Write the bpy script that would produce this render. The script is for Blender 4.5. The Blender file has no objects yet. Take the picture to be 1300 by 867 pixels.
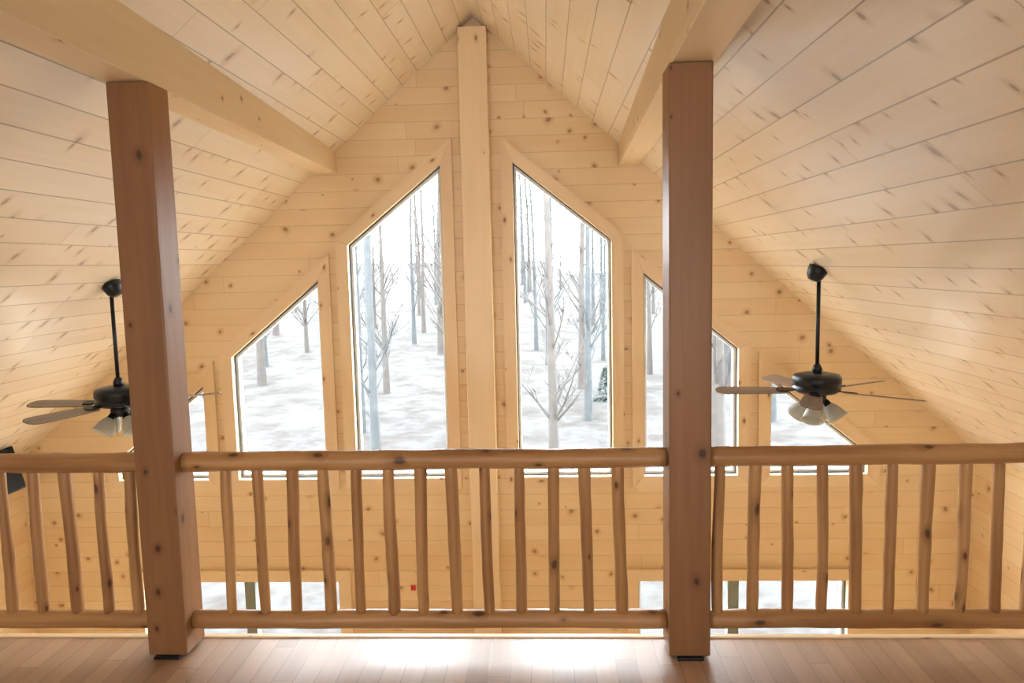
import bpy, bmesh, math, random
from mathutils import Vector, Matrix, noise
random.seed(7)
scene=bpy.context.scene
COL=scene.collection
# ------------------------------------------------------------------ dims
GY=6.61; ZP=3.905; S=0.882; XW=4.35; YB=-2.5; LFZ=-3.05
def roof(x): return ZP-S*abs(x)
# ------------------------------------------------------------------ node helpers
class NT:
    def __init__(s,name):
        s.mat=bpy.data.materials.new(name); s.mat.use_nodes=True
        s.t=s.mat.node_tree; s.t.nodes.clear()
    def n(s,typ,props=None,**ins):
        nd=s.t.nodes.new(typ)
        for k,v in (props or {}).items(): setattr(nd,k,v)
        for k,v in ins.items():
            key=int(k[1:]) if k[0]=='i' and k[1:].isdigit() else k.replace('_',' ')
            s.set(nd.inputs[key],v)
        return nd
    def set(s,sock,v):
        if isinstance(v,bpy.types.NodeSocket): s.t.links.new(v,sock)
        elif isinstance(v,bpy.types.Node): s.t.links.new(v.outputs[0],sock)
        else: sock.default_value=v
    def m(s,op,a,b=0.0,c=0.0,clamp=False):
        nd=s.t.nodes.new('ShaderNodeMath'); nd.operation=op; nd.use_clamp=clamp
        s.set(nd.inputs[0],a); s.set(nd.inputs[1],b); s.set(nd.inputs[2],c)
        return nd.outputs[0]
    def mix(s,f,a,b,mode='MIX'):
        nd=s.t.nodes.new('ShaderNodeMix'); nd.data_type='RGBA'; nd.blend_type=mode
        s.set(nd.inputs[0],f); s.set(nd.inputs[6],a); s.set(nd.inputs[7],b)
        return nd.outputs[2]
    def sm(s,v,a,b,c=0.0,d=1.0):
        nd=s.t.nodes.new('ShaderNodeMapRange'); nd.interpolation_type='SMOOTHSTEP'
        s.set(nd.inputs[0],v); s.set(nd.inputs[1],a); s.set(nd.inputs[2],b); s.set(nd.inputs[3],c); s.set(nd.inputs[4],d)
        return nd.outputs[0]
def rgb(*c): return (c[0],c[1],c[2],1.0)

def pine(name,light,dark,knot,pw=0.14,groove=1.0,kx=4.0,ky=4.0,kr=0.05,kthr=0.45,rough=0.4,joint=0.0,
         contrast=0.5,var=0.3,coat=0.0,gw=0.03,patch=0.3,bump=0.25,coatr=0.2,halo_amt=0.45,shear=0.0,core_amt=0.85,spec=0.5):
    N=NT(name)
    uv=N.n('ShaderNodeUVMap'); sp=N.n('ShaderNodeSeparateXYZ',i0=uv)
    x,y=sp.outputs[0],sp.outputs[1]
    yy=N.m('DIVIDE',y,pw); row=N.m('FLOOR',yy); fr=N.m('FRACT',yy)
    r1=N.n('ShaderNodeTexWhiteNoise',{'noise_dimensions':'1D'},W=row).outputs[0]
    x2=N.m('MULTIPLY_ADD',r1,9.7,x)
    r2=r1; edge=None
    if joint>0:
        xj=N.m('DIVIDE',x2,joint); bi=N.m('FLOOR',xj); fx=N.m('FRACT',xj)
        r2=N.n('ShaderNodeTexWhiteNoise',{'noise_dimensions':'1D'},W=N.m('MULTIPLY_ADD',bi,3.17,N.m('MULTIPLY',row,13.7))).outputs[0]
        jd=N.m('MINIMUM',fx,N.m('SUBTRACT',1.0,fx)); jm=N.sm(jd,0.0,0.0035/joint,1.0,0.0)
    vec=N.n('ShaderNodeCombineXYZ',i0=N.m('MULTIPLY',x2,1.3),i1=N.m('MULTIPLY',y,24.0),i2=N.m('MULTIPLY',r2,40.0))
    g=N.n('ShaderNodeTexNoise',Vector=vec,Scale=1.0,Detail=3.0,Roughness=0.6,Distortion=0.4).outputs[0]
    vec2=N.n('ShaderNodeCombineXYZ',i0=N.m('MULTIPLY',x2,0.9),i1=N.m('MULTIPLY',y,4.0),i2=N.m('MULTIPLY',r2,17.0))
    g2=N.n('ShaderNodeTexNoise',Vector=vec2,Scale=1.0,Detail=1.0).outputs[0]
    f=N.m('MULTIPLY',N.m('SUBTRACT',g,0.5),contrast*2.2)
    f=N.m('ADD',f,N.m('MULTIPLY',N.m('SUBTRACT',r2,0.5),var*2))
    f=N.m('ADD',f,N.m('MULTIPLY',N.m('SUBTRACT',g2,0.5),patch*3))
    f=N.m('ADD',f,0.4,clamp=True)
    col=N.mix(f,rgb(*light),rgb(*dark))
    # knots
    wob=N.m('MULTIPLY',N.m('SUBTRACT',g2,0.5),0.6)
    if shear: wob=N.m('MULTIPLY_ADD',y,shear,wob)
    kv=N.n('ShaderNodeCombineXYZ',i0=N.m('ADD',N.m('MULTIPLY',x2,kx),wob),i1=N.m('MULTIPLY',N.m('MULTIPLY_ADD',r1,3.3,y),ky))
    vo=N.n('ShaderNodeTexVoronoi',{'voronoi_dimensions':'2D'},Vector=kv,Scale=1.0)
    d=vo.outputs['Distance']; rc=N.n('ShaderNodeSeparateColor',Color=vo.outputs['Color'])
    on=N.m('GREATER_THAN',rc.outputs[0],kthr)
    kk=N.m('MULTIPLY',N.m('MULTIPLY_ADD',rc.outputs[1],1.0,0.35),kr)
    dn=N.m('DIVIDE',d,kk)
    dn=N.m('ADD',dn,N.m('MULTIPLY',N.m('SUBTRACT',g,0.5),1.6))
    core=N.m('MULTIPLY',N.sm(dn,0.5,1.25,1.0,0.0),on)
    halo=N.m('MULTIPLY',N.sm(dn,1.0,3.2,halo_amt,0.0),on)
    col=N.mix(halo,col,rgb(dark[0]*.75,dark[1]*.62,dark[2]*.5))
    col=N.mix(N.m('MULTIPLY',core,core_amt),col,rgb(*knot))
    kw={}
    if groove>0:
        ed=N.m('MINIMUM',fr,N.m('SUBTRACT',1.0,fr))
        gm=N.sm(ed,0.0,gw,1.0,0.0)
        if joint>0: gm=N.m('MAXIMUM',gm,jm)
        col=N.mix(N.m('MULTIPLY',gm,0.62*groove),col,rgb(dark[0]*.22,dark[1]*.16,dark[2]*.1))
        kw['Normal']=N.n('ShaderNodeBump',Strength=bump,Distance=0.006,Height=N.m('SUBTRACT',1.0,gm))
    b=N.n('ShaderNodeBsdfPrincipled',Base_Color=col,Roughness=N.m('MULTIPLY_ADD',g,0.12,rough-0.05),**kw)
    b.inputs['Coat Weight'].default_value=coat; b.inputs['Coat Roughness'].default_value=coatr
    b.inputs['Specular IOR Level'].default_value=spec
    N.n('ShaderNodeOutputMaterial',Surface=b)
    return N.mat
def plain(name,c,rough=0.5,metal=0.0,nz=0.08,scale=20.0,bump=0.0,trans=0.0,coat=0.0):
    N=NT(name)
    tc=N.n('ShaderNodeTexCoord')
    t=N.n('ShaderNodeTexNoise',Vector=tc.outputs['Object'],Scale=scale,Detail=2.0).outputs[0]
    col=N.mix(t,rgb(*[max(0,v*(1-nz*2)) for v in c]),rgb(*[min(1,v*(1+nz*2)) for v in c]))
    b=N.n('ShaderNodeBsdfPrincipled',Base_Color=col,Roughness=rough,Metallic=metal)
    b.inputs['Coat Weight'].default_value=coat
    if trans: b.inputs['Transmission Weight'].default_value=trans
    if bump:
        N.set(b.inputs['Normal'],N.n('ShaderNodeBump',Strength=bump,Distance=0.02,Height=t))
    N.n('ShaderNodeOutputMaterial',Surface=b)
    return N.mat
# ------------------------------------------------------------------ materials
M_wall=pine('pine_wall',(0.87,0.69,0.44),(0.78,0.55,0.30),(0.30,0.13,0.045),pw=0.145,kx=4.4,ky=4.4,kr=0.070,kthr=0.5,
            rough=0.42,joint=2.9,contrast=0.3,var=0.22,patch=0.25,groove=0.5,gw=0.03,core_amt=0.75)
M_ceil=pine('pine_ceiling',(0.87,0.77,0.61),(0.76,0.62,0.44),(0.24,0.15,0.09),pw=0.175,kx=6.0,ky=3.0,kr=0.088,kthr=0.42,
            rough=0.36,joint=3.3,contrast=0.35,var=0.22,patch=0.35,groove=1.1,gw=0.033,coat=0.7,coatr=0.24,shear=0.9,core_amt=0.65,halo_amt=0.4)
M_trim=pine('pine_trim',(0.89,0.71,0.47),(0.80,0.58,0.35),(0.25,0.09,0.025),pw=5,groove=0,kx=3,ky=6,kr=0.05,kthr=0.72,rough=0.38,contrast=0.35)
M_beam=pine('pine_beam',(0.80,0.64,0.42),(0.68,0.50,0.30),(0.17,0.07,0.025),pw=7,groove=0,kx=3.5,ky=4,kr=0.05,kthr=0.7,rough=0.4,contrast=0.35)
M_post=pine('backlit_pine_post',(0.31,0.148,0.058),(0.21,0.090,0.032),(0.05,0.018,0.008),pw=7,groove=0,kx=5.0,ky=7,kr=0.085,kthr=0.62,rough=0.42,contrast=0.5,spec=0.4)  # pine seen against the light: its shade is put into the darker base
M_log=pine('peeled_log',(0.50,0.27,0.105),(0.29,0.13,0.044),(0.07,0.025,0.01),pw=9,groove=0,kx=5,ky=9,kr=0.12,kthr=0.66,rough=0.40,contrast=0.8,patch=0.8,spec=0.45)
M_floor=pine('floor_wood',(0.44,0.27,0.16),(0.31,0.175,0.098),(0.10,0.04,0.02),pw=0.095,kx=3,ky=4,kr=0.03,kthr=0.85,
             rough=0.42,joint=0.75,contrast=0.35,var=0.5,groove=1.0,gw=0.03,coat=0.65,bump=0.15,coatr=0.36)
M_lfloor=pine('lower_floor_wood',(0.68,0.50,0.31),(0.55,0.37,0.21),(0.2,0.09,0.04),pw=0.12,rough=0.3,joint=1.2,kthr=0.85)  # unseen from the loft, colour lightened to bounce light onto the lower wall
M_black=plain('black_metal',(0.018,0.02,0.024),0.35,0.6)
M_cab=plain('black_cabinet',(0.006,0.006,0.007),0.6,0.0)
M_dark=plain('dark_gasket',(0.07,0.08,0.09),0.5)
M_mull=plain('grey_mullion',(0.22,0.25,0.22),0.5)
M_vinyl=plain('white_vinyl',(0.80,0.82,0.82),0.4,nz=0.01)
M_shade=plain('frosted_glass',(0.62,0.63,0.58),0.35,nz=0.02,trans=0.2)
M_blade=pine('fan_blade_wood',(0.25,0.185,0.145),(0.14,0.10,0.075),(0.1,0.05,0.03),pw=3,groove=0,kthr=0.99,rough=0.38,contrast=0.7)
M_red=plain('red_plastic',(0.6,0.03,0.03),0.4)
M_white=plain('white_plastic',(0.8,0.8,0.76),0.4,nz=0.02)
M_grille=plain('speaker_grille',(0.008,0.008,0.009),0.9,scale=200,nz=0.4)
M_bark=plain('bark',(0.027,0.030,0.031),0.9,nz=0.25,scale=4)  # outdoor haze put into the bark tone, lifted and slightly cyan
M_bark2=plain('bark_tan',(0.034,0.028,0.024),0.9,nz=0.25,scale=4)
def groundmat():
    N=NT('leaf_litter_ground'); tc=N.n('ShaderNodeTexCoord')
    t=N.n('ShaderNodeTexNoise',Vector=tc.outputs['Object'],Scale=0.8,Detail=6.0,Roughness=0.75).outputs[0]
    col=N.mix(N.sm(t,0.36,0.64),rgb(0.028,0.0245,0.022),rgb(0.046,0.0455,0.0445))  # both ground tones lifted to carry the outdoor haze
    b=N.n('ShaderNodeBsdfPrincipled',Base_Color=col,Roughness=0.95); b.inputs['Specular IOR Level'].default_value=0.05
    N.n('ShaderNodeOutputMaterial',Surface=b); return N.mat
M_ground=groundmat()
M_green=plain('evergreen',(0.012,0.020,0.015),0.9,nz=0.3,scale=3)
M_shed=plain('shed_siding',(0.026,0.026,0.028),0.8)
M_roofm=plain('shed_roofing',(0.010,0.014,0.015),0.7)
def glassmat():
    N=NT('window_glass')
    a=N.n('ShaderNodeBsdfTransparent',Color=rgb(0.97,0.99,1.0)); g=N.n('ShaderNodeBsdfGlossy',Roughness=0.02)
    tc=N.n('ShaderNodeTexCoord'); nz=N.n('ShaderNodeTexNoise',Vector=tc.outputs['Object'],Scale=1.5,Detail=0.0).outputs[0]
    mx=N.n('ShaderNodeMixShader',i0=N.m('MULTIPLY_ADD',nz,0.001,0.002),i1=a,i2=g); N.n('ShaderNodeOutputMaterial',Surface=mx)
    return N.mat
M_glass=glassmat()
# ------------------------------------------------------------------ mesh helpers
def link(ob,parent=None):
    COL.objects.link(ob)
    if parent is not None:
        ob.parent=parent; ob.matrix_parent_inverse=Matrix.Identity(4)
    return ob
def obj(name,verts,faces,mat,parent=None,smooth=False,uv=None,grain='X',off=None,bevel=0.0,loc=(0,0,0),bsegs=2):
    me=bpy.data.meshes.new(name); me.from_pydata([tuple(v) for v in verts],[],faces)
    bm=bmesh.new(); bm.from_mesh(me)
    if bevel>0: bmesh.ops.bevel(bm,geom=bm.edges[:],offset=bevel,segments=bsegs,profile=0.5,affect='EDGES')
    if uv is None: bmesh.ops.recalc_face_normals(bm,faces=bm.faces[:])
    L=bm.loops.layers.uv.new('UVMap')
    if off is None: off=(random.random()*20,random.random()*20)
    bm.normal_update()
    gi='XYZ'.index(grain)
    for f in bm.faces:
        f.smooth=smooth
        n=f.normal; dom=max(range(3),key=lambda i:abs(n[i]))
        ax=[i for i in range(3) if i!=dom]
        if gi in ax: ax=[gi]+[i for i in ax if i!=gi]
        for l in f.loops:
            if uv: l[L].uv=uv(l.vert.co)
            else: l[L].uv=(l.vert.co[ax[0]]+off[0],l.vert.co[ax[1]]+off[1]+dom*0.37)
    bm.to_mesh(me); bm.free(); me.materials.append(mat)
    ob=bpy.data.objects.new(name,me); ob.location=loc
    return link(ob,parent)
def box(name,x0,x1,y0,y1,z0,z1,mat,**k):
    v=[(x,y,z) for x in (x0,x1) for y in (y0,y1) for z in (z0,z1)]
    f=[(0,1,3,2),(4,6,7,5),(0,4,5,1),(2,3,7,6),(0,2,6,4),(1,5,7,3)]
    return obj(name,v,f,mat,**k)
def lathe(name,prof,mat,parent=None,seg=32,mtx=None,smooth=True,cap=True):
    v=[];f=[]
    for r,z in prof:
        for i in range(seg):
            a=2*math.pi*i/seg; v.append(Vector((r*math.cos(a),r*math.sin(a),z)))
    for j in range(len(prof)-1):
        for i in range(seg):
            a=j*seg+i;b=j*seg+(i+1)%seg; f.append((a,b,b+seg,a+seg))
    if cap:
        f.append(tuple(range(seg))[::-1]); f.append(tuple((len(prof)-1)*seg+i for i in range(seg)))
    if mtx: v=[mtx@p for p in v]
    return obj(name,v,f,mat,parent=parent,smooth=smooth)
def empty(name,loc,label,cat,group=None):
    e=bpy.data.objects.new(name,None); e.location=loc; e.empty_display_size=0.1; COL.objects.link(e)
    e['label']=label; e['category']=cat
    if group: e['group']=group
    return e
def tag(o,label,cat,group=None):
    o['label']=label; o['category']=cat
    if group: o['group']=group
    return o
def struct(o,label=None,cat=None):
    o['kind']='structure'
    if label: o['label']=label
    if cat: o['category']=cat
    return o
# ------------------------------------------------------------------ windows definition
W=[ # polygons (x,z) ccw
 ('window_1',[(0.316,-0.12),(1.164,-0.12),(1.164,1.998),(0.316,2.679)]),
 ('window_2',[(1.441,-0.12),(2.269,-0.12),(2.269,1.019),(1.441,1.701)]),
 ('window_3',[(2.55,-0.12),(3.40,-0.12),(3.40,0.075),(2.55,0.765)]),
]
WIN=[]
k=1
for n,p in W:
    WIN.append((k,p,'tall')); k+=1
for n,p in W:
    WIN.append((k,[(-x,z) for x,z in p][::-1],'tall')); k+=1
for sx in (1,-1):
    p=[(1.38,-2.6),(3.26,-2.6),(3.26,-1.10),(1.38,-1.10)]
    if sx<0: p=[(-x,z) for x,z in p][::-1]
    WIN.append((k,p,'low')); k+=1
# gable wall
def edgez(p,x):
    zs=[]
    n=len(p)
    for i in range(n):
        a=p[i];b=p[(i+1)%n]
        if abs(a[0]-b[0])<1e-9: continue
        lo,hi=min(a[0],b[0]),max(a[0],b[0])
        if lo-1e-9<=x<=hi+1e-9: zs.append(a[1]+(b[1]-a[1])*(x-a[0])/(b[0]-a[0]))
    return min(zs),max(zs)
TH=0.2
def holed_wall(name,Y,Yb,polys,zbot,label):
    """gable wall whose room face is at Y and outer face at Yb"""
    bx=sorted(set([-XW,0,XW]+[round(q[0],5) for p in polys for q in p]))
    V=[];F=[]
    def quad(a,b,c,d):
        i=len(V); V.extend([a,b,c,d]); F.append((i,i+1,i+2,i+3))
    for x0,x1 in zip(bx[:-1],bx[1:]):
        xm=(x0+x1)/2; ops=[]
        for p in polys:
            xs=[q[0] for q in p]
            if min(xs)<xm<max(xs):
                e=1e-6; a=edgez(p,x0+e);b=edgez(p,x1-e); ops.append((a,b))
        ops.sort(key=lambda o:o[0][0]); lo=(zbot,zbot); segs=[]
        for a,b in ops:
            segs.append((lo,(a[0],b[0]))); lo=(a[1],b[1])
        segs.append((lo,(roof(x0)+.02,roof(x1)+.02)))
        for (l0,l1),(u0,u1) in segs:
            quad((x0,Y,l0),(x1,Y,l1),(x1,Y,u1),(x0,Y,u0))
            quad((x0,Yb,l0),(x0,Yb,u0),(x1,Yb,u1),(x1,Yb,l1))
    for p in polys:
        for i in range(len(p)):
            a=p[i];b=p[(i+1)%len(p)]
            quad((a[0],Y,a[1]),(a[0],Yb,a[1]),(b[0],Yb,b[1]),(b[0],Y,b[1]))
    w=obj(name,V,F,M_wall,uv=lambda c:(c.x+30+c.y*0.01,c.z+10+abs(c.y-Y)))
    return struct(w,label,'wall')
holed_wall('wall_gable',GY,GY+TH,[p for _,p,_ in WIN],LFZ,'knotty pine plank gable wall')
REAR_FILL=[[(-2.0,0.9),(-1.0,0.9),(-1.0,1.9),(-2.0,1.6)],[(1.0,0.9),(2.0,0.9),(2.0,1.6),(1.0,1.9)]]  # unseen openings added in the rear wall to let in front fill
holed_wall('wall_rear',YB,YB-TH,REAR_FILL,-0.02,'knotty pine wall at the end of the loft')

def inset(p,d):
    n=len(p);out=[]
    L=[]
    for i in range(n):
        a=Vector(p[i]);b=Vector(p[(i+1)%n]);t=(b-a).normalized();nn=Vector((-t.y,t.x))
        L.append((a+nn*d,t))
    for i in range(n):
        a,t=L[i-1];b,s=L[i]
        den=t.x*s.y-t.y*s.x
        u=((b.x-a.x)*s.y-(b.y-a.y)*s.x)/den
        q=a+t*u; out.append((q.x,q.y))
    return out
def ring(name,po,pi_,y0,y1,mat,parent,grain='Z',bevel=0):
    n=len(po);V=[];F=[]
    for y in (y0,y1):
        V+=[(q[0],y,q[1]) for q in po]; V+=[(q[0],y,q[1]) for q in pi_]
    for i in range(n):
        j=(i+1)%n
        F.append((i,j,n+j,n+i)); F.append((2*n+i,3*n+i,3*n+j,2*n+j))
        F.append((i,2*n+i,2*n+j,j)); F.append((n+i,n+j,3*n+j,3*n+i))
    return obj(name,V,F,mat,parent=parent,grain=grain)
def casing(p,width,y0,y1,parent):
    po=inset(p,-width); n=len(p)
    me=bpy.data.meshes.new('casing'); bm=bmesh.new(); L=bm.loops.layers.uv.new('UVMap')
    g=0.0012
    for i in range(n):
        j=(i+1)%n
        a,b,c,d=Vector(p[i]),Vector(p[j]),Vector(po[j]),Vector(po[i])
        t=(b-a).normalized(); nn=Vector((t.y,-t.x))
        o=random.random()*9
        a=a+t*g;d=d+t*g;b=b-t*g;c=c-t*g
        vs={}
        for y in (y0,y1):
            for kx,q in enumerate((a,b,c,d)): vs[(y,kx)]=bm.verts.new((q.x,y,q.y))
        fs=[[(y0,0),(y0,1),(y0,2),(y0,3)],[(y1,3),(y1,2),(y1,1),(y1,0)]]
        for kx in range(4):
            k2=(kx+1)%4; fs.append([(y0,kx),(y1,kx),(y1,k2),(y0,k2)])
        for fl in fs:
            f=bm.faces.new([vs[q] for q in fl])
            for l in f.loops:
                q=Vector((l.vert.co.x,l.vert.co.z)); l[L].uv=(q.dot(t)+o,q.dot(nn)+o+l.vert.co.y)
    bmesh.ops.recalc_face_normals(bm,faces=bm.faces[:])
    bm.to_mesh(me);bm.free();me.materials.append(M_trim)
    ob=bpy.data.objects.new('casing',me); return link(ob,parent)
def portal(x0,x1,z0,z1,y,rx):
    ld=bpy.data.lights.new('portal','AREA'); ld.shape='RECTANGLE'; ld.size=x1-x0+.02; ld.size_y=z1-z0+.02
    ld.cycles.is_portal=True
    lo=bpy.data.objects.new('window_portal_light',ld); lo.location=((x0+x1)/2,y,(z0+z1)/2)
    lo.rotation_euler=(rx,0,0); COL.objects.link(lo)
for k,p,kind in WIN:
    e=bpy.data.objects.new('window_%d'%k,None); COL.objects.link(e); e.empty_display_size=0.1
    struct(e,('angled gable window with white frame and pine casing' if kind=='tall' else 'wide lower window with pine casing'),'window')
    casing(p,0.106,GY-0.03,GY-0.0005,e)
    ring('gasket',inset(p,0.0),inset(p,0.010),GY+0.03,GY+0.05,M_dark,e)
    ring('frame',inset(p,0.001),inset(p,0.03),GY+0.0505,GY+0.12,M_vinyl,e)
    q=inset(p,0.028)
    obj('glass_pane',[(a,GY+0.085,b) for a,b in q],[tuple(range(len(q)))],M_glass,parent=e)
    if kind=='low':
        s=1 if p[0][0]>0 else -1
        box('mullion',s*2.25-0.05,s*2.25+0.05,GY+0.02,GY+0.12,-2.59,-1.11,M_mull,parent=e,bevel=0.004)
    xs=[a for a,b in p];zs=[b for a,b in p]
    portal(min(xs),max(xs),min(zs),max(zs),GY+0.19,-math.pi/2)
for p in REAR_FILL:
    xs=[a for a,b in p];zs=[b for a,b in p]
    portal(min(xs),max(xs),min(zs),max(zs),YB-0.19,math.pi/2)
# ------------------------------------------------------------------ ceilings
sl=math.sqrt(1+S*S)
for s in (-1,1):
    x1=s*(XW+0.25); V=[(0,YB-0.2,ZP),(0,GY,ZP),(x1,GY,roof(x1)),(x1,YB-0.2,roof(x1))]
    V+=[(a,b,c+0.22) for a,b,c in V]
    F=[(0,1,2,3),(4,7,6,5),(0,4,5,1),(1,5,6,2),(2,6,7,3),(3,7,4,0)]
    o=obj('ceiling',V,F,M_ceil,uv=lambda c,s=s:(c.y+20+s*5,abs(c.x)*sl+20+s*7))
    struct(o,'sloped knotty pine plank ceiling','ceiling')
# loft floor
o=box('floor',-XW,XW,YB,3.44,-0.02,0,M_floor,grain='Y',off=(0,0)); struct(o,'glossy wood plank loft floor','floor')
o=box('floor',-XW,XW,YB,3.43,-0.28,-0.021,M_beam,grain='X'); struct(o,'loft floor deck','floor')
o=box('trim_1',-XW,XW,3.441,3.475,-0.28,0.006,M_trim,grain='X',bevel=0.004); struct(o,'pale wood edge trim of the loft floor','trim')
o=box('floor',-XW,XW,YB,GY,LFZ-0.1,LFZ,M_lfloor,grain='X'); struct(o,'lower room wood floor','floor')
o=box('wall_left',-XW-0.15,-XW,YB,GY,LFZ,roof(XW)+0.02,M_wall,grain='Y'); struct(o,'knotty pine side wall','wall')
o=box('wall_right',XW,XW+0.15,YB,GY,LFZ,roof(XW)+0.02,M_wall,grain='Y'); struct(o,'knotty pine side wall','wall')
o=box('wall_front',-XW,XW,YB-0.15,YB,LFZ,-0.021,M_wall,grain='X'); struct(o,'lower pine wall','wall')
# ------------------------------------------------------------------ gable column
c=box('gable_column',-0.122,0.122,GY-0.13,GY-0.001,LFZ+0.001,roof(0.122)-0.003,M_trim,grain='Z',bevel=0.006)
tag(c,'boxed pine column rising up the gable wall to the peak','column')
# ------------------------------------------------------------------ beams
def beam(s):
    def xi(y): return 1.135+(y-3.25)*0.029
    V=[];F=[(0,1,2,3),(7,6,5,4)]
    for y in (YB+0.01,GY-0.002):
        a=xi(y);b=a+0.185
        V+=[(s*a,y,2.629),(s*b,y,2.629),(s*b,y,roof(b)-0.002),(s*a,y,roof(a)-0.002)]
    for i in range(4):
        j=(i+1)%4; F.append((i,4+i,4+j,j))
    o=obj('ceiling_beam',V,F,M_beam,grain='Y',bevel=0.004)
    tag(o,'long pale pine beam running under the sloped ceiling','ceiling beam','ceiling beams')
beam(-1);beam(1)
# ------------------------------------------------------------------ posts
for s in (-1,1):
    e=empty('wooden_post',(s*1.2125,3.344,0),'square knotty pine post between floor and ceiling beam','post','loft posts')
    x=0.0925
    o=box('shaft',-x,x,-x,x,0.012,2.627,M_post,parent=e,grain='Z',bevel=0.007)
    o=box('base_plate',-0.06,0.06,-x-0.018,x+0.01,0.0,0.012,M_black,parent=e,bevel=0.002); o['label']='black metal base plate'
# ------------------------------------------------------------------ log railing
def log(name,p0,p1,r,parent,mat=M_log,seed=0,wob=0.005,lump=0.1,n=None,seg=14,taper=0.0,endr=0.8):
    rnd=random.Random(seed)
    p0=Vector(p0);p1=Vector(p1);L=(p1-p0).length;d=(p1-p0).normalized()
    n=n or max(8,int(L/0.035))
    up=Vector((0,1,0)) if abs(d.y)<.9 else Vector((1,0,0))
    a=d.cross(up).normalized();b=d.cross(a)
    o=rnd.random()*100
    V=[];F=[]
    for i in range(n+1):
        t=i/n;s=t*L
        env=math.sin(math.pi*t)**0.5
        c=p0+d*s+(a*noise.noise((s*1.5,o,0))+b*noise.noise((s*1.5,o,9)))*wob*2*env
        rr=r*(1+taper*(t-0.5))*(1+0.7*lump*noise.noise((s*5,o,3)))
        if i==0 or i==n: rr*=endr
        for k in range(seg):
            th=2*math.pi*k/seg
            q=rr*(1+lump*noise.noise((s*8+o,math.cos(th)*1.2,math.sin(th)*1.2)))
            V.append(c+a*math.cos(th)*q+b*math.sin(th)*q)
    for i in range(n):
        for k in range(seg):
            k2=(k+1)%seg; F.append((i*seg+k,i*seg+k2,(i+1)*seg+k2,(i+1)*seg+k))
    F.append(tuple(range(seg))[::-1]);F.append(tuple(n*seg+k for k in range(seg)))
    me=bpy.data.meshes.new(name);me.from_pydata([tuple(v) for v in V],[],F)
    uvl=me.uv_layers.new(name='UVMap'); ox,oy=rnd.random()*30,rnd.random()*7
    for poly in me.polygons:
        poly.use_smooth=len(poly.vertices)==4
        idx=[v for v in poly.vertices]
        wrap=any(v%seg==seg-1 for v in idx) and any(v%seg==0 for v in idx)
        for li,vi in zip(poly.loop_indices,idx):
            kk=vi%seg
            if wrap and kk==0 and len(idx)==4: kk=seg
            uvl.data[li].uv=(ox+(vi//seg)/n*L,oy+kk/seg*2*math.pi*r)
    me.materials.append(mat)
    return link(bpy.data.objects.new(name,me),parent)
RY=3.35
secs=[(-3.2,-1.307,[-3.0,-2.84,-2.67,-2.51,-2.35,-2.18,-2.02,-1.86,-1.70,-1.54,-1.39]),
      (-1.118,1.118,[-0.93,-0.775,-0.615,-0.46,-0.31,-0.155,-0.01,0.14,0.295,0.45,0.605,0.755,0.91]),
      (1.307,3.2,[1.36,1.52,1.67,1.825,1.975,2.13,2.285,2.45,2.60,2.75,2.90,3.05])]
sd=1
for x0,x1,bs in secs:
    cx=(x0+x1)/2
    e=empty('log_railing',(cx,RY,0),'peeled log loft railing section with round branch balusters','railing','loft railing sections')
    log('top_rail',(x0-cx,0,0.913),(x1-cx,0,0.913),0.046,e,seed=sd,wob=0.005,lump=0.07,seg=18,endr=0.96);sd+=1
    log('bottom_rail',(x0-cx,0,0.143),(x1-cx,0,0.143),0.043,e,seed=sd,wob=0.005,lump=0.07,seg=18,endr=0.96);sd+=1
    for x in bs:
        j=random.uniform(-.008,.008)
        log('baluster',(x-cx+j,0,0.165),(x-cx-j,0,0.895),random.uniform(0.0245,0.0295),e,seed=sd,wob=0.004,lump=0.10,taper=random.uniform(-.15,.15),endr=0.9);sd+=1
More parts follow.
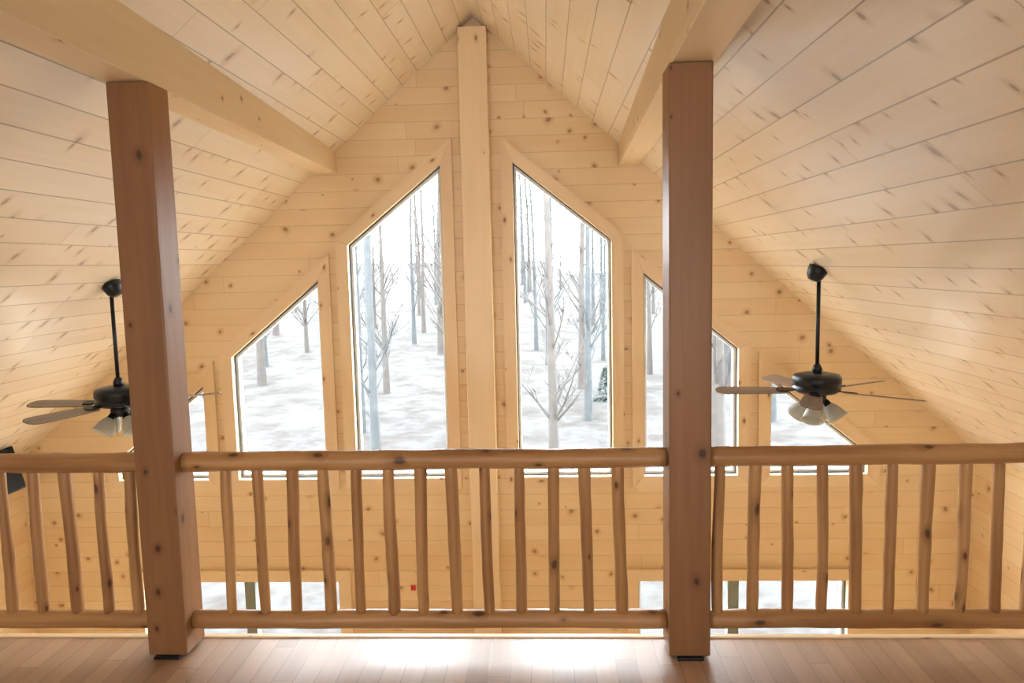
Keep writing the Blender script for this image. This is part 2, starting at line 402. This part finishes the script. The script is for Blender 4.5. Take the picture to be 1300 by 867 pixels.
# ------------------------------------------------------------------ ceiling fans
def fan(x,y,a0,label):
    zr=roof(x)
    e=empty('ceiling_fan',(x,y,zr),label,'ceiling fan','ceiling fans')
    s=1 if x>0 else -1
    tilt=Matrix.Rotation(s*math.atan(S)*0.6,4,'Y')
    lathe('canopy',[(0.02,-0.10),(0.035,-0.098),(0.055,-0.07),(0.066,-0.03),(0.068,0.0)],M_black,e,mtx=Matrix.Translation((0,0,0.0))@tilt)
    H=-0.80
    lathe('downrod',[(0.0135,H+0.06),(0.0135,-0.07)],M_black,e,seg=16)
    lathe('rod_collar',[(0.018,H+0.07),(0.034,H+0.075),(0.034,H+0.10),(0.02,H+0.13)],M_black,e,seg=20)
    lathe('motor_housing',[(0.05,H-0.075),(0.13,H-0.07),(0.158,H-0.05),(0.16,H-0.03),(0.15,H-0.024),(0.15,H-0.012),(0.162,H-0.006),(0.162,H+0.035),(0.15,H+0.055),(0.10,H+0.068),(0.03,H+0.075)],M_black,e,seg=40)
    pr=[(0.19,-0.045),(0.22,-0.055),(0.45,-0.066),(0.62,-0.068),(0.665,-0.055),(0.688,-0.025)]
    out=pr+[(a,-b) for a,b in pr[::-1]]
    n=len(out)
    for i in range(5):
        a=math.radians(a0+72*i)
        R=Matrix.Rotation(a,4,'Z')@Matrix.Translation((0,0,H-0.055))@Matrix.Rotation(math.radians(-12),4,'X')
        V=[(p,q,z) for z in (-0.003,0.003) for p,q in out]
        F=[tuple(range(n))[::-1],tuple(range(n,2*n))]+[(k_,(k_+1)%n,n+(k_+1)%n,n+k_) for k_ in range(n)]
        b=obj('blade',V,F,M_blade,grain='X')
        b.parent=e; b.matrix_local=R
        V=[];arm=[(0.10,0.022),(0.15,0.014),(0.19,0.03),(0.26,0.034),(0.275,0.0)]
        o2=[(p,-q) for p,q in arm]+[(p,q) for p,q in arm[:-1][::-1]]
        m=len(o2)
        V=[(p,q,z) for z in (0.0032,0.010) for p,q in o2]
        F=[tuple(range(m))[::-1],tuple(range(m,2*m))]+[(k_,(k_+1)%m,m+(k_+1)%m,m+k_) for k_ in range(m)]
        arm_=obj('blade_arm',V,F,M_black,parent=b); arm_['label']='black metal blade bracket'
    lathe('switch_housing',[(0.03,H-0.15),(0.055,H-0.145),(0.065,H-0.12),(0.065,H-0.09),(0.05,H-0.07)],M_black,e,seg=28)
    for i in range(4):
        a=math.radians(61+90*i)
        Rm=Matrix.Rotation(a,4,'Z')@Matrix.Translation((0.055,0,H-0.125))@Matrix.Rotation(math.radians(-38),4,'Y')
        lathe('light_socket',[(0.014,0.01),(0.022,-0.005),(0.026,-0.035),(0.028,-0.04)],M_black,e,seg=18,mtx=Rm)
        outer=[(0.026,-0.035),(0.036,-0.045),(0.050,-0.075),(0.060,-0.105),(0.066,-0.13),(0.074,-0.148)]
        prof=outer+[(r-0.004,z) for r,z in outer[::-1]]
        lathe('lamp_shade',prof,M_shade,e,seg=28,mtx=Rm,cap=False)
        lathe('light_bulb',[(0.01,-0.04),(0.02,-0.055),(0.027,-0.08),(0.02,-0.105),(0.004,-0.112)],M_vinyl,e,seg=16,mtx=Rm)
    for dx in (0.03,-0.02):
        lathe('pull_chain',[(0.0018,H-0.28),(0.0018,H-0.14)],M_black,e,seg=8,mtx=Matrix.Translation((dx,-0.03,0)))
fan(-2.465,5.12,34,'black ceiling fan with four frosted light shades and grey-brown blades')
fan(2.465,5.24,31,'black ceiling fan with four frosted light shades and grey-brown blades')
# ------------------------------------------------------------------ speaker & outlet
e=empty('wall_speaker',(-XW+0.02,6.0,0.09),'black box speaker on a bracket beside the pine wall','speaker')
o=box('cabinet',0.10,0.34,-0.12,0.12,-0.21,0.17,M_cab,parent=e,bevel=0.008)
o.rotation_euler=(0,math.radians(-14),0)
o=box('grille',0.341,0.35,-0.105,0.105,-0.195,0.155,M_grille,parent=e,bevel=0.003); o.rotation_euler=(0,math.radians(-14),0)
box('bracket',-0.02,0.13,-0.03,0.03,-0.15,-0.09,M_black,parent=e,bevel=0.004)
e=empty('wall_outlet',(-0.62,GY,-1.17),'small white electrical box with red tag on pine wall','outlet')
box('cover_plate',-0.035,0.035,-0.012,-0.0005,-0.055,0.055,M_white,parent=e,bevel=0.003)
o=box('switch',-0.008,0.008,-0.02,-0.0125,-0.02,0.02,M_white,parent=e,bevel=0.002)
o=box('tag',-0.095,-0.05,-0.008,-0.001,-0.025,0.025,M_red,parent=e,bevel=0.002); o['label']='red plastic tag'
# ------------------------------------------------------------------ outdoors
def gz(x,y):
    t=max(0,y-30)
    return -3.5+0.0009*t*t*0.6+0.5*noise.noise((x*0.05,y*0.05,0))+ (0.02*t if x>0 else 0.05*t)
V=[];F=[]
nx,ny=60,60
for j in range(ny+1):
    for i in range(nx+1):
        x=-110+220*i/nx;y=7.2+90*(j/ny)**1.5; V.append((x,y,gz(x,y)))
for j in range(ny):
    for i in range(nx):
        a=j*(nx+1)+i;F.append((a,a+1,a+nx+2,a+nx+1))
o=obj('ground',V,F,M_ground,smooth=True); struct(o,'pale leaf-covered ground rising into a wooded hill','ground')
def treemesh(seed,h,r0):
    rnd=random.Random(seed);V=[];F=[]
    def tube(p,d,L,r,depth):
        n=6 if depth==0 else 3; seg=8 if depth==0 else 4
        base=len(V);pts=[]
        dd=d.copy();q=p.copy()
        for i in range(n+1):
            t=i/n;rr=max(0.006,r*(1-0.8*t))
            if depth==0 and i==0: rr*=1.35
            up=Vector((1,0,0)) if abs(dd.x)<.8 else Vector((0,1,0))
            a=dd.cross(up).normalized();b=dd.cross(a).normalized()
            for k in range(seg):
                th=2*math.pi*k/seg;V.append(q+a*math.cos(th)*rr+b*math.sin(th)*rr)
            pts.append((q.copy(),dd.copy(),rr))
            q=q+dd*(L/n)
            dd=(dd+Vector((rnd.uniform(-1,1),rnd.uniform(-1,1),rnd.uniform(-.2,.6)))*(0.05 if depth==0 else 0.16)).normalized()
        for i in range(n):
            for k in range(seg):
                k2=(k+1)%seg;F.append((base+i*seg+k,base+i*seg+k2,base+(i+1)*seg+k2,base+(i+1)*seg+k))
        if depth<3:
            m=[26,6,5][depth]
            for j in range(m):
                t=rnd.uniform(0.12 if depth==0 else 0.2,1.0)
                fi=t*n;i0=min(n-1,int(fi));q0=pts[i0][0].lerp(pts[i0+1][0],fi-i0)
                an=rnd.uniform(0,6.28)
                side=Vector((math.cos(an),math.sin(an),rnd.uniform(0.2,0.9))).normalized()
                nd=(pts[i0][1]*0.8+side).normalized()
                tube(q0,nd,L*rnd.uniform(0.07,0.16)*(1.2-0.45*t)*(1 if depth==0 else 2.4),max(0.007,pts[i0][2]*0.26),depth+1)
    tube(Vector((0,0,-0.3)),Vector((0,0,1)),h,r0,0)
    me=bpy.data.meshes.new('tree');me.from_pydata([tuple(v) for v in V],[],F)
    for p in me.polygons:p.use_smooth=True
    return me
TM=[treemesh(11+i,random.uniform(13,18),random.uniform(0.10,0.18)) for i in range(6)]
for i,m in enumerate(TM): m.materials.append(M_bark if i%2==0 else M_bark2)
cands=[(-3.6,17.5),(-1.9,21),(-5.3,23),(-8.8,20),(-6.4,15.5),(0.7,17.5),(1.9,24),(4.8,18.5),(7.5,23),(10.9,21),(-10.8,26)]
tries=0
while len(cands)<115 and tries<20000:
    tries+=1
    y=random.uniform(25,75); x=random.uniform(-0.68,0.52)*y
    if all((x-a)**2+(y-b)**2>13.5 for a,b in cands): cands.append((x,y))
for i,(x,y) in enumerate(cands):
    o=bpy.data.objects.new('bare_tree',TM[i%6]);o.location=(x,y,gz(x,y));o.rotation_euler=(0,0,random.uniform(0,6.28))
    s=random.uniform(0.8,1.15);o.scale=(s,s,s);COL.objects.link(o)
    tag(o,'tall leafless winter tree with haze-paled bark','tree','bare trees outside the windows')
def shrub(x,y,h):
    V=[];F=[]
    rnd=random.Random(int(x*10))
    for i in range(500):
        t=rnd.random();z=t*h;r=(1-t)*h*0.4*rnd.uniform(.5,1);a=rnd.uniform(0,6.28)
        c=Vector((r*math.cos(a),r*math.sin(a),z));d=Vector((math.cos(a),math.sin(a),-.3))*0.16;u=Vector((-math.sin(a),math.cos(a),0))*0.06
        b=len(V);V+=[c-u,c+u,c+d];F.append((b,b+1,b+2))
    o=obj('evergreen_shrub',V,F,M_green,loc=(x,y,gz(x,y)-.05))
    tag(o,'small dark evergreen shrub on pale ground','shrub','evergreen shrubs')
shrub(2.7,27,1.3);shrub(3.6,28.5,1.0)
sx,sy=8.6,32; sz=gz(sx,sy)
e=empty('storage_shed',(sx,sy,sz),'small grey storage shed with dark gabled roof among trees','shed')
box('body',-1.5,1.5,-1.2,1.2,-0.3,2.0,M_shed,parent=e)
obj('roof',[(-1.7,-1.4,1.95),(1.7,-1.4,1.95),(1.7,1.4,1.95),(-1.7,1.4,1.95),(-1.7,0,2.9),(1.7,0,2.9)],[(0,1,5,4),(2,3,4,5),(0,4,3),(1,2,5),(0,3,2,1)],M_roofm,parent=e)
box('door',-0.45,0.45,-1.24,-1.2,-0.2,1.7,M_shed,parent=e)
# ------------------------------------------------------------------ world
wd=bpy.data.worlds.new('World');scene.world=wd;wd.use_nodes=True
t=wd.node_tree;t.nodes.clear()
bg=t.nodes.new('ShaderNodeBackground');bg.inputs[0].default_value=(0.90,0.96,1.0,1);bg.inputs[1].default_value=27.0
ou=t.nodes.new('ShaderNodeOutputWorld');t.links.new(bg.outputs[0],ou.inputs[0])
scene.view_settings.view_transform='Standard'
# ------------------------------------------------------------------ camera
yaw,pt,r=-0.0474,-0.1038,-0.0226
fw=Vector((math.sin(yaw)*math.cos(pt),math.cos(yaw)*math.cos(pt),math.sin(pt)))
r0=Vector((math.cos(yaw),-math.sin(yaw),0));u0=r0.cross(fw)
R=math.cos(r)*r0+math.sin(r)*u0;U=-math.sin(r)*r0+math.cos(r)*u0
cd=bpy.data.cameras.new('Camera');cd.sensor_width=36;cd.sensor_fit='HORIZONTAL';cd.lens=947.1/1300*36;cd.clip_end=500
co=bpy.data.objects.new('Camera',cd);COL.objects.link(co)
mm=Matrix((( R.x,U.x,-fw.x,0.5904),(R.y,U.y,-fw.y,0),(R.z,U.z,-fw.z,1.803),(0,0,0,1)))
co.matrix_world=mm
scene.camera=co
